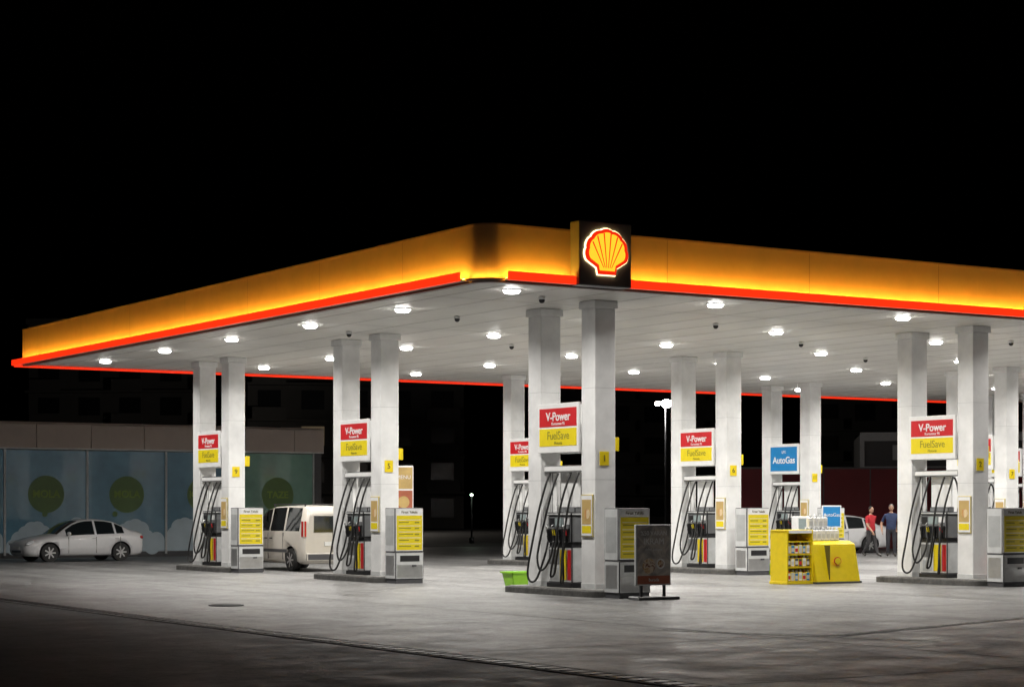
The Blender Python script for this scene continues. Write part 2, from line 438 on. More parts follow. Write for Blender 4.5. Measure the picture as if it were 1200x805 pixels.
def gradesign(kind):
    b=MB()
    for s in (-1,1):
        x0,x1=sorted((s*.25,s*.31))
        b.box(x0,x1,-.74,.78,2.92,3.94,'white',bev=.012)
        y0,y1=sorted((s*.31,s*.316))
        if kind=='fuel':
            b.box(y0,y1,-.67,.71,3.46,3.84,'red'); b.box(y0,y1,-.67,.71,3.06,3.42,'lemon')
        else:
            b.box(y0,y1,-.67,.71,3.02,3.84,'blue')
    b.box(-.2,.2,-.74,.74,2.94,3.0,'white')
    return b.mesh('fuel_grade_sign')
gs={'fuel':gradesign('fuel'),'gas':gradesign('gas')}

def artmat(name,cols,scale):
    m=bpy.data.materials.new(name); m.use_nodes=True; nt=m.node_tree; b=nt.nodes['Principled BSDF']; b.inputs['Roughness'].default_value=.3
    tc=nt.nodes.new('ShaderNodeTexCoord'); n=nt.nodes.new('ShaderNodeTexNoise'); n.inputs['Scale'].default_value=scale; n.inputs['Detail'].default_value=2
    n.inputs['Distortion'].default_value=.8
    r=nt.nodes.new('ShaderNodeValToRGB'); e=r.color_ramp.elements
    e[0].position=.35; e[0].color=(*cols[0],1); e[1].position=.65; e[1].color=(*cols[-1],1)
    for k,c in enumerate(cols[1:-1]):
        q=e.new(.35+.3*(k+1)/(len(cols)-1)); q.color=(*c,1)
    nt.links.new(tc.outputs['Object'],n.inputs['Vector']); nt.links.new(n.outputs['Fac'],r.inputs['Fac']); nt.links.new(r.outputs['Color'],b.inputs['Base Color'])
    return m
M['art1']=artmat('food_poster_print',[(.55,.30,.05),(.75,.62,.40),(.50,.22,.06),(.80,.70,.30)],4)
M['art2']=artmat('grey_poster_print',[(.28,.26,.25),(.40,.37,.35),(.60,.54,.48),(.36,.33,.31)],3)
M['art3']=artmat('coffee_print',[(.30,.10,.03),(.62,.42,.22),(.75,.66,.55),(.25,.09,.04)],9)
M['tan']=mat('tan_print',(.55,.38,.14),.5,var=.2,scale=3)
M['brick']=mat('terracotta_print',(.42,.12,.06),.5,var=.2,scale=3)

def colextras():
    b=MB()
    c=-DC
    b.box(-.14,.08,c-.262,c-.25,2.64,2.92,'yellow')
    b.box(.25,.36,c-.03,c+.0,3.04,3.08,'steel'); b.box(.28,.48,c-.05,c-.02,2.94,3.22,'yellow',bev=.006)
    b.box(-.285,-.25,c-.21,c+.21,1.20,2.05,'steel',bev=.008)
    b.box(-.290,-.285,c-.19,c+.19,1.22,2.03,'winke')
    b.box(-.293,-.290,c-.16,c+.16,1.45,1.95,'tan'); b.cyl((-.294,c-.02,1.66),.10,.004,'art1',axis='x',seg=18)
    b.box(-.293,-.290,c-.16,c+.16,1.27,1.42,'lemon')
    return b.mesh('column_fittings')
ce=colextras()

def cabinet_mesh():
    b=MB()
    b.box(-.36,.36,-.24,.24,.0,.10,'dgrey')
    b.box(-.38,.38,-.26,.26,.10,.74,'lgrey',bev=.02)
    b.box(-.38,.38,-.22,.26,.74,1.78,'lgrey',bev=.02)
    b.box(-.37,.37,-.245,-.22,.76,1.77,'winke',bev=.008)
    b.box(-.34,.34,-.250,-.245,.79,1.60,'lemon')
    for r_,z in enumerate((1.50,1.36,1.22,1.08,.94)):
        b.box(-.30,.30,-.253,-.250,z-.008,z+.002,'winke')
        b.box(-.28,-.28+.26+.06*(r_%3),-.2535,-.250,z-.070,z-.048,'olive')
        b.box(.14,.26,-.2535,-.250,z-.080,z-.045,'olive')
    b.box(-.26,.26,-.268,-.26,.52,.66,'black'); b.box(-.34,.34,-.266,-.26,.14,.44,'steel')
    b.box(.06,.16,-.30,-.262,.40,.44,'dgrey')
    b.box(-.384,-.38,-.18,.2,.2,.66,'steel'); b.box(-.383,-.38,-.16,.2,.9,1.6,'grey')
    return b.mesh('service_cabinet')
cm=cabinet_mesh()

for iu,u in enumerate(US):
    for iv,v in enumerate(VS):
        mkobj('pump_island',im,None,W(u,v),TH)
        p=mkobj('fuel_pump',pm,None,W(u,v),TH)
        kind='gas' if (iu==2 and iv==2) else 'fuel'
        s=mkobj('fuel_grade_sign',gs[kind],None,W(u,v),TH)
        if kind=='fuel':
            txt('V-Power',s,(-.318,0,3.66),.25,'-U','winke',bold=.004); txt('Kursunsuz 95',s,(-.318,0,3.52),.09,'-U','winke')
            txt('FuelSave',s,(-.318,0,3.27),.24,'-U','olive'); txt('Motorin',s,(-.318,0,3.12),.09,'-U','olive')
        else:
            txt('AutoGas',s,(-.318,0,3.38),.32,'-U','winke',bold=.004); txt('LPG',s,(-.318,0,3.66),.13,'-U','winke')
        f=mkobj('column_fittings',ce,None,W(u,v),TH)
        txt(str(1+iu+iv*4),f,(-.03,-DC-.264,2.78),.18,'-V','ink')
        if not (iu==2 and iv==0):
            c=mkobj('service_cabinet',cm,None,W(u-.10,v-2.15),TH)
            txt('Firsat Yakala',c,(0,-.2475,1.68),.085,'-V','ink')

def poster_stand(u,v):
    e=empty('poster_stand',W(u,v),TH)
    b=MB()
    b.box(-.42,.42,-.03,.03,.28,1.46,'lgrey',bev=.012); b.box(-.385,.385,-.036,-.03,.31,1.43,'art2')
    b.prism([(-.5,-.22,0),(.5,-.22,0),(.42,.22,0),(-.42,.22,0)],(0,0,.07),'dgrey',bev=.015)
    b.box(-.30,-.25,-.02,.02,.07,.29,'dgrey'); b.box(.25,.30,-.02,.02,.07,.29,'dgrey')
    b.cyl((-.12,-.040,.66),.15,.01,'art3',axis='y',seg=24); b.cyl((.16,-.041,.70),.10,.01,'winke',axis='y',seg=24); b.cyl((.16,-.047,.70),.07,.004,'art3',axis='y',seg=24)
    b.box(-.385,.385,-.040,-.036,.31,.47,'brick')
    b.obj('frame',e)
    txt('%50 VARAN',e,(0,-.042,1.29),.12,'-V','winke'); txt('IKRAM',e,(0,-.042,1.13),.17,'-V','winke'); txt('sizleri bekliyor',e,(0,-.042,.98),.07,'-V','winke')
    txt('burada',e,(0,-.044,.39),.09,'-V','winke')
poster_stand(3.98,.18); poster_stand(15.35,.30)

def tub(loc,s=1,k='green'):
    b=MB(); i=b.mi(k)
    b.prism([(-.24,-.17,0),(.24,-.17,0),(.24,.17,0),(-.24,.17,0)],(0,0,.02),k)
    for a in ((-1,0),(1,0),(0,-1),(0,1)):
        if a[0]:
            x=a[0]; b.prism([(x*.23,-.16,.02),(x*.23,.16,.02),(x*.30,.22,.36),(x*.30,-.22,.36)],(-x*.02,0,0),k)
        else:
            y=a[1]; b.prism([(-.23,y*.16,.02),(.23,y*.16,.02),(.30,y*.22,.36),(-.30,y*.22,.36)],(0,-y*.02,0),k)
    for y in (-.23,.23): b.box(-.32,.32,y-.02,y+.02,.34,.37,k)
    for x in (-.31,.31): b.box(x-.02,x+.02,-.25,.25,.34,.37,k)
    o=b.obj('plastic_tub',None,loc,TH); o.scale=(s,s,s)
tub(W(4.75,6.25),1.0); tub(W(15.2,10.0),.8)

def ext(loc):
    b=MB(); b.cyl((0,0,.26),.085,.42,'red'); b.ell((0,0,.47),.085,.085,.06,'red'); b.cyl((0,0,.55),.025,.08,'steel')
    b.box(-.02,.10,-.012,.012,.58,.60,'black'); b.tube([(0,0,.55),(.12,0,.50),(.13,0,.25)],.012,'rubber'); b.cyl((0,0,.03),.09,.05,'black')
    b.box(-.05,.05,-.088,-.06,.24,.36,'winke')
    b.obj('fire_extinguisher',None,loc,TH)
for u in US[:3]:
    for v in VS: ext(W(u+.42,v-1.45,.145))
def bin_(loc):
    b=MB(); b.cyl((0,0,.38),.17,.72,'dgrey',r2=.19); b.ell((0,0,.74),.19,.19,.12,'steel'); b.box(-.10,.10,-.20,-.16,.62,.70,'black')
    b.obj('waste_bin',None,loc,TH)
bin_(W(14.65+.30,12.25-1.6,.145)); bin_(W(25.2-.35,21.1-1.6,.145)); bin_(W(4.1+.32,21.1-1.58,.145))

# ------------------------------------------------------------------ oil display stand
def bottle(b,x,y,z,k,s=1,lab=None):
    b.box(x-.05*s,x+.05*s,y-.035*s,y+.035*s,z,z+.17*s,k,bev=.012*s,seg=1); b.cyl((x+.02*s,y,z+.19*s),.02*s,.05*s,k if lab is None else lab,seg=8)
    if lab: b.box(x-.035*s,x+.035*s,y-.0365*s,y-.035*s,z+.04*s,z+.11*s,lab)
ds=empty('motor_oil_display_stand',W(12.2,4.85),TH)
b=MB()
b.box(-1.15,-1.11,-.30,.30,.06,1.25,'yellow'); b.box(-.40,-.36,-.30,.30,.06,1.25,'yellow')
b.box(-1.11,-.40,.26,.30,.06,1.25,'yellow'); b.box(-1.17,-.34,-.32,.32,.0,.07,'yellow',bev=.01)
for z in (.38,.68,.98): b.box(-1.11,-.40,-.28,.26,z,z+.025,'yellow')
b.box(-1.15,-.36,-.31,.30,1.18,1.27,'yellow',bev=.01)
b.box(-1.1,-.41,-.316,-.31,1.19,1.26,'winke')
for zi,z in enumerate((.075,.41,.71)):
    for k in range(6):
        for yy in (-.2,-.08): bottle(b,-1.04+k*.115,yy,z,['winke','dgrey','lgrey','winke','blue','dgrey'][(k*2+zi)%6],1.15+.1*((k+zi)%2),'red' if (k+zi)%4==0 else 'lgrey')
b.prism([(-.36,-.45,0),(-.36,.35,0),(-.36,.35,1.0),(-.36,-.05,1.0),(-.36,-.25,.93)],(1.35,0,0),'yellow',bev=.02)
b.box(-.38,1.01,-.47,.37,0,.05,'dgrey'); b.box(.02,.025,-.46,-.2,.1,.9,'ink')
b.obj('cabinet',ds)
b=MB()
for k in range(7):
    for r_ in range(2): bottle(b,-.22+k*.14,.02+r_*.13,1.0,'winke',1.5,'lgrey')
for k in range(4): bottle(b,-.12+k*.15,.10,1.30,'winke',1.5,'lgrey')
b.obj('bottles',ds)
b=MB(); P=shell_pts(.24)
b.prism([(.30+x,-.405,.52+z) for x,z in P],(0,-.012,0),'red'); b.prism([(.30+x*.8,-.42,.52+z*.8) for x,z in P],(0,-.006,0),'lemon'); b.obj('badge',ds)
b=MB(); b.box(-.3,.3,-.25,.25,0,.9,'white',bev=.03); b.box(-.26,.26,-.256,-.25,.5,.8,'dgrey'); b.box(-.3,.3,-.05,.25,.9,1.5,'white',bev=.03); b.box(-.24,.24,-.056,-.05,1.0,1.42,'screen')
b.cyl((.2,-.15,.95),.05,.12,'red')
b.obj('tyre_air_station',None,W(23.6,18.6),TH)
b=MB(); b.box(-.32,.32,-.02,.02,1.15,1.85,'winke',bev=.01); b.box(-.28,.28,-.026,-.02,1.19,1.81,'blue'); b.box(-.03,.03,-.02,.02,.05,1.2,'steel'); b.cyl((0,0,.03),.22,.05,'dgrey')
o=b.obj('leaflet_board',None,(10.1,62.5,0),TH*.3); txt('AutoGas',o,(0,-.03,1.55),.15,'-V','winke')
b=MB(); b.box(-.30,.30,-.08,.08,1.5,3.05,'winke',bev=.02); b.box(-.27,.27,-.086,-.08,2.35,3.0,'tan'); b.box(-.27,.27,-.086,-.08,1.55,2.3,'brick'); b.box(-.06,.06,-.05,.05,0,1.5,'steel')
b.cyl((0,-.088,1.95),.18,.006,'tan',axis='y'); b.box(-.3,.3,-.2,.2,0,.08,'dgrey')
o=b.obj('menu_sign',None,(-3.30,60.0,0),R(10)); txt('MENU',o,(0,-.09,2.7),.16,'-V','winke')

# ------------------------------------------------------------------ vehicles
def car_mesh(name,st,side,top,wheels,paint,wr,extras,hw):
    bm=bmesh.new(); rings=[]
    for (x,w_,zb,zl,zt,wt) in st:
        H=[(0,zb),(w_*.85,zb),(w_*.97,zb+.08),(w_,zb+(zl-zb)*.42),(w_*.985,zb+(zl-zb)*.80),(w_*.93,zl),(wt,zt-.045),(wt*.87,zt),(0,zt+.025)]
        full=[(y,z) for y,z in H]+[(-y,z) for y,z in H[-2:0:-1]]
        rings.append([bm.verts.new((x,y,z)) for y,z in full])
    n=16
    for i in range(len(rings)-1):
        for j in range(n):
            f=bm.faces.new([rings[i][j],rings[i][(j+1)%n],rings[i+1][(j+1)%n],rings[i+1][j]])
            jj=j if j<8 else 15-j
            f.smooth=True; f.material_index=0
            if jj==5 and i in side: f.material_index=1; f.smooth=False
            if jj==7 and i in top: f.material_index=1
    bm.faces.new(rings[0]); bm.faces.new(rings[-1][::-1])
    bmesh.ops.recalc_face_normals(bm,faces=bm.faces[:])
    me=bpy.data.meshes.new(name+'_b'); bm.to_mesh(me); bm.free()
    me.materials.append(M[paint]); me.materials.append(M['glass'])
    o=bpy.data.objects.new(name+'_b',me); scene.collection.objects.link(o)
    cb=bmesh.new()
    for wx in wheels:
        for s in (-1,1):
            bmesh.ops.create_cone(cb,cap_ends=True,segments=32,radius1=wr+.065,radius2=wr+.065,depth=.5,matrix=Matrix.Translation((wx,s*hw,wr))@Matrix.Rotation(R(90),4,'X'))
    cme=bpy.data.meshes.new('cut'); cb.to_mesh(cme); cb.free()
    cme.materials.append(M['black'])
    co=bpy.data.objects.new('cut',cme); scene.collection.objects.link(co)
    md=o.modifiers.new('b','BOOLEAN'); md.operation='DIFFERENCE'; md.object=co; md.solver='EXACT'; md.material_mode='TRANSFER'
    dg=bpy.context.evaluated_depsgraph_get(); dg.update()
    nm=bpy.data.meshes.new_from_object(o.evaluated_get(dg))
    bpy.data.objects.remove(o); bpy.data.objects.remove(co)
    mats=[m_ for m_ in nm.materials]
    b=MB(); b.bm.from_mesh(nm); b.m=mats
    for wx in wheels:
        for s in (-1,1):
            yo=s*(hw-.11)
            b.cyl((wx,yo,wr),wr,.20,'rubber',axis='y',seg=32)
            b.cyl((wx,yo+s*.02,wr),wr*.93,.19,'rubber',axis='y',seg=32)
            b.cyl((wx,yo+s*.005,wr),wr*.66,.206,'dgrey',axis='y',seg=28)
            b.cyl((wx,yo+s*.106,wr),wr*.15,.02,'rim',axis='y',seg=14)
            for k in range(7):
                a=2*math.pi*k/7
                rot=Matrix.Rotation(a,3,'Y')
                c=Vector((wx,yo+s*.108,wr))+rot@Vector((wr*.38,0,0))
                b.box(c.x-wr*.27,c.x+wr*.27,c.y-.008,c.y+.008,c.z-.025,c.z+.025,'rim',rot=rot)
            for k in range(28):
                a=2*math.pi*k/28; rot=Matrix.Rotation(a,3,'Y'); c=Vector((wx,yo+s*.106,wr))+rot@Vector((wr*.66,0,0))
                b.box(c.x-.012,c.x+.012,c.y-.008,c.y+.008,c.z-.03,c.z+.03,'rim',rot=rot)
    extras(b)
    return b.mesh(name)

sed=[(0,.55,.36,.54,.60,.46),(.05,.70,.26,.60,.66,.56),(.18,.80,.20,.66,.73,.64),(.5,.87,.19,.74,.82,.70),(.95,.885,.19,.82,.90,.72),(1.22,.89,.19,.87,.955,.72),
     (1.50,.89,.19,.90,1.15,.665),(1.80,.89,.19,.92,1.33,.61),(2.02,.89,.19,.93,1.41,.585),(2.30,.89,.19,.94,1.455,.575),(2.56,.89,.19,.945,1.465,.575),(2.64,.89,.19,.947,1.465,.575),
     (3.02,.89,.19,.96,1.445,.575),(3.32,.89,.19,.97,1.395,.58),(3.40,.89,.19,.972,1.375,.585),(3.70,.885,.19,.98,1.25,.61),(4.02,.88,.19,.985,1.09,.66),(4.22,.865,.20,.98,1.07,.67),(4.40,.82,.24,.95,1.02,.65),(4.47,.72,.34,.88,.93,.60)]
def sed_ex(b):
    for s in (-1,1):
        b.ell((.20,s*.66,.66),.20,.13,.075,'head',rot=Matrix.Rotation(R(-20),3,'Y')@Matrix.Rotation(R(-25*s),3,'Z'))
        b.ell((4.36,s*.70,.83),.12,.14,.085,'tail')
        b.ell((1.52,s*.98,.98),.07,.10,.07,'carw'); b.box(1.50,1.58,min(s*.86,s*.94),max(s*.86,s*.94),.93,.96,'black')
        for x in (2.46,3.32): b.box(x,x+.14,min(s*.872,s*.905),max(s*.872,s*.905),.80,.825,'rim')
        for x in (1.55,2.60,3.52): b.box(x,x+.012,min(s*.86,s*.8935),max(s*.86,s*.8935),.30,.86,'seam')
        b.box(1.0,3.3,min(s*.80,s*.893),max(s*.80,s*.893),.19,.22,'black')
        b.cyl((.28,s*.62,.38),.06,.04,'black',axis='x',seg=12)
    b.box(-.005,.08,-.42,.42,.30,.42,'black',bev=.02); b.box(.01,.12,-.34,.34,.53,.60,'black',bev=.01)
    b.box(-.02,0.0,-.26,.26,.44,.54,'plate'); b.box(4.465,4.49,-.26,.26,.50,.61,'plate')
sedan=car_mesh('parked_car',sed,{6,7,8,9,11,12,14},{5,6,7,14,15},(.86,3.55),'carw',.315,sed_ex,.885)

van=[(0,.62,.40,.74,.80,.54),(.06,.76,.28,.82,.88,.62),(.22,.85,.22,.90,.98,.70),(.55,.90,.21,.99,1.08,.76),(.90,.91,.21,1.06,1.16,.78),
     (1.15,.915,.21,1.09,1.36,.755),(1.42,.915,.21,1.11,1.58,.73),(1.72,.915,.21,1.12,1.73,.71),(2.08,.915,.21,1.12,1.80,.71),(2.16,.915,.21,1.12,1.81,.71),
     (3.02,.915,.21,1.12,1.83,.72),(3.12,.915,.21,1.12,1.83,.72),(4.02,.915,.21,1.12,1.81,.73),(4.20,.91,.21,1.12,1.79,.735),(4.33,.89,.22,1.10,1.70,.725),(4.39,.84,.28,1.04,1.58,.70)]
def van_ex(b):
    for s in (-1,1):
        b.ell((.24,s*.72,.84),.20,.12,.11,'head')
        b.box(4.22,4.40,min(s*.80,s*.90),max(s*.80,s*.90),.95,1.42,'tail',bev=.02)
        b.ell((1.42,s*1.02,1.16),.07,.11,.11,'black')
        for x in (1.50,2.12,3.08): b.box(x,x+.014,min(s*.88,s*.9185),max(s*.88,s*.9185),.32,1.08,'seam')
        b.box(.95,3.4,min(s*.90,s*.925),max(s*.90,s*.925),.52,.62,'dgrey',bev=.006)
        b.box(1.92,2.06,min(s*.90,s*.93),max(s*.90,s*.93),.90,.93,'black')
        b.box(2.24,2.38,min(s*.90,s*.93),max(s*.90,s*.93),.90,.93,'black')
        b.box(1.9,4.0,min(s*.60,s*.63),max(s*.60,s*.63),1.86,1.885,'dgrey')
        for x in (1.95,2.9,3.9): b.box(x,x+.05,min(s*.60,s*.63),max(s*.60,s*.63),1.80,1.87,'dgrey')
    b.box(4.37,4.405,-.60,.60,1.08,1.56,'glass',bev=.01)
    b.box(4.30,4.45,-.82,.82,.30,.52,'dgrey',bev=.03)
    b.box(4.395,4.415,-.26,.26,.72,.83,'plate'); b.box(4.39,4.405,-.005,.005,.54,1.56,'seam')
    b.box(-.03,.1,-.7,.7,.30,.46,'dgrey',bev=.03); b.box(-.01,.1,-.5,.5,.58,.70,'black',bev=.01)
vanm=car_mesh('parked_van',van,{5,6,7,9,11},{4,5,6},(.86,3.58),'vanw',.32,van_ex,.915)

def place_car(name,me,x,y,rz,L,s=1):
    o=mkobj(name,me,None,(x,y,0),rz); o.scale=(s,s,s)
    o.location=Vector((x,y,.006))-Matrix.Rotation(rz,3,'Z')@Vector((L/2*s,0,0)); return o
place_car('parked_car',sedan,-14.55,66.0,R(37),4.47,.94)
p=W(6.35,20.6); place_car('parked_van',vanm,p.x,p.y,TH-R(90),4.4)
place_car('parked_car',sedan,12.55,78.0,R(15),4.47)

# ------------------------------------------------------------------ convenience store (film-covered shopfront, shop light put into the film as faint glow)
st=empty('convenience_store',W(.30,37),TH)
M['film']=mat('blue_window_film',(.07,.145,.19),.16,var=.5,scale=.6,coat=.4,emit=.035,ecol=(.30,.58,.75))
M['filmg']=mat('green_window_film',(.09,.17,.13),.16,var=.5,scale=.6,coat=.4,emit=.035,ecol=(.35,.68,.50))
M['dgreen']=mat('green_print',(.10,.20,.04),.4,var=.15)
M['lgreen']=mat('lime_print',(.24,.38,.03),.4,var=.15)
M['hill']=mat('pale_print',(.40,.47,.51),.4,var=.12,scale=2,emit=.03,ecol=(.7,.9,1))  # print carries the same painted-in glow as the film
M['cream']=mat('cream_cladding',(.50,.42,.365),.5,var=.12,scale=1)
M['wallg']=mat('store_wall',(.30,.29,.28),.7,var=.15,scale=2,bump=.2)
U0,U1=-12.2,15.05
b=MB()
b.box(U0,U1,.12,14,0,3.85,'wallg'); b.box(U0-.1,U1+.1,.0,14.1,4.72,4.80,'cream')
b.box(U0,U1,.06,.12,0,.18,'dgrey'); b.box(U1-.28,U1,-.02,.12,0,3.85,'dgrey')
b.obj('walls',st)
b=MB(); x=U0
while x<U1-.1:
    x1=min(x+2.0,U1); b.box(x+.008,x1-.008,-.25,14,3.88,4.72,'cream',bev=.012); x=x1
b.box(U0,U1,-.20,14,3.90,4.70,'seam'); b.box(U0,U1,-.24,.12,3.84,3.885,'white')
b.obj('cladding_band',st)
b=MB(); mull=[-12.25+3*k for k in range(10)]
for k in range(9):
    a=mull[k]
    b.box(a+.04,a+2.96,.05,.07,.2,3.80,'filmg' if k==8 else 'film')
    b.box(a-.04,a+.04,-.0,.10,.1,3.84,'lgrey')
b.box(14.71,14.79,0,.10,.1,3.84,'lgrey')
b.obj('glazing',st)
b=MB()
for k in range(9):
    c=mull[k]+1.5
    b.cyl((c,.047,2.25),.66,.006,'dgreen',axis='y',seg=40)
    b.cyl((c-.45+.2*(k%3),.040,1.55),.10,.006,'dgreen',axis='y',seg=16)
    for j in range(12):
        x=mull[k]+.32+j*.215; h=.30+.70*abs(math.sin(j*.42+k*1.9))+.12*random.random(); r_=.27+.06*random.random()
        x=min(max(x,mull[k]+.05+r_),mull[k]+2.95-r_)
        yy=.043-j*.0006
        b.box(x-r_,x+r_,yy,.0485,.2,h,'hill'); b.cyl((x,yy+.002,h),r_,.0035,'hill',axis='y',seg=24)
b.obj('window_graphics',st)
for k in range(9):
    txt(['TAZE','MOLA','MOLA','KOLAY'][k%4],st,(mull[k]+1.5,.040,2.25),.36,'-V','lgreen',bold=.01)

# ------------------------------------------------------------------ background
M['facade']=mat('facade_plaster',(.14,.137,.133),.8,var=.2,scale=.3)
M['win']=mat('unlit_window',(.03,.035,.04),.15)
M['litwin']=mat('lit_window',(.4,.3,.2),.5,emit=.06,ecol=(1,.75,.45))
def apartment(x,y,wd,fl,rz,dp=14):
    b=MB(); H=fl*3.0
    b.box(-wd/2,wd/2,0,dp,0,H,'facade'); b.box(-wd/2-.2,wd/2+.2,-.2,dp+.2,H,H+.5,'facade')
    n=int(wd//3.2)
    for f in range(fl):
        z=f*3
        b.box(-wd/2,wd/2,-1.2,0,z-.1,z+.08,'facade') if f else None
        for k in range(n):
            cx=-wd/2+wd*(k+.5)/n
            lit=random.random()<.03
            b.box(cx-.95,cx+.95,-.05,.02,z+.9,z+2.5,'litwin' if lit else 'win')
            b.box(cx-1.05,cx+1.05,-.09,-.0,z+.82,z+.9,'facade')
            if f and k%2==0: b.box(cx-1.4,cx+1.4,-1.2,-1.12,z+.08,z+1.05,'facade')
    b.obj('apartment_building',None,(x,y,0),rz)
apartment(-13,165,18,6,R(6)); apartment(-32,175,22,6,R(-4)); apartment(12,190,20,6,R(3)); apartment(40,185,24,6,R(-8)); apartment(-60,170,24,4,0)
M['redwall']=mat('maroon_wall',(.17,.006,.012),.6,var=.2,scale=.8,bump=.1)
b=MB(); b.box(-7.2,9.5,0,.25,0,3.45,'redwall'); b.box(-7.25,9.55,-.03,.28,3.45,3.53,'dgrey')
for k in range(9): b.box(-7.2+k*2.05,-7.2+k*2.05+.05,-.02,0,0,3.45,'dgrey')
b.obj('red_wall',None,(16.6,86,0),R(3))
M['gband']=mat('grey_band',(.30,.295,.295),.6)
b=MB(); b.box(-7,8,0,9,0,5.2,'black'); b.box(-7,8,-.1,0,4.9,5.3,'gband'); b.box(-7,8,-.1,0,3.55,3.7,'gband'); b.box(-7,-6.8,-.1,0,3.7,4.9,'gband')
b.box(-5.5,-3,-.14,-.1,4.0,4.7,'gband')
for k in range(4): b.box(-6.2+k*3.4,-3.6+k*3.4,-.03,-.0,.2,2.9,'win')
b.obj('service_building',None,(23.3,92,0),R(-8))

def lamp(x,y,h,en,col=(1,.97,.92),r=.16,em=60,twin=False):
    e=empty('street_or_fill_lamp',(x,y,0))
    b=MB(); b.cyl((0,0,h/2),.05,h,'black',r2=.035,seg=12); b.cyl((0,0,.15),.12,.3,'black',seg=12)
    lm=mat('lamp_lens',(.8,.8,.8),.3,emit=em,ecol=col)
    xs=(-.34,.05) if twin else (0,)
    for i,x_ in enumerate(xs):
        q=r*(.55 if (twin and i==0) else 1)
        b.box(x_-q*.8,x_+q*.8,.02,.10,h-q*.6,h+q*.6,'black',bev=.02)
        b.ell((x_,0,h),q,.08,q*.8,lm)
    if twin: b.box(-.4,.1,.04,.08,h-.02,h+.02,'black')
    b.obj('pole',e)
    l=bpy.data.lights.new('lamp','POINT'); l.energy=en; l.color=col; l.shadow_soft_size=.1
    mkobj('bulb',l,e,(0,-.3,h))
lamp(6.98,90,6.5,350,r=.24,em=80,twin=True)
lamp(-2.0,98,2.4,4,(.75,1,.75),r=.08,em=8)
lamp(-9.25,140,7.0,1300,(1,.9,.78),r=.15,em=10)  # added lamp, tucked behind a column, faintly lights the apartment fronts
lamp(27.5,86,6.0,260,(1,.95,.88),r=.2,em=30)  # added lamp out of frame, brightens the service building

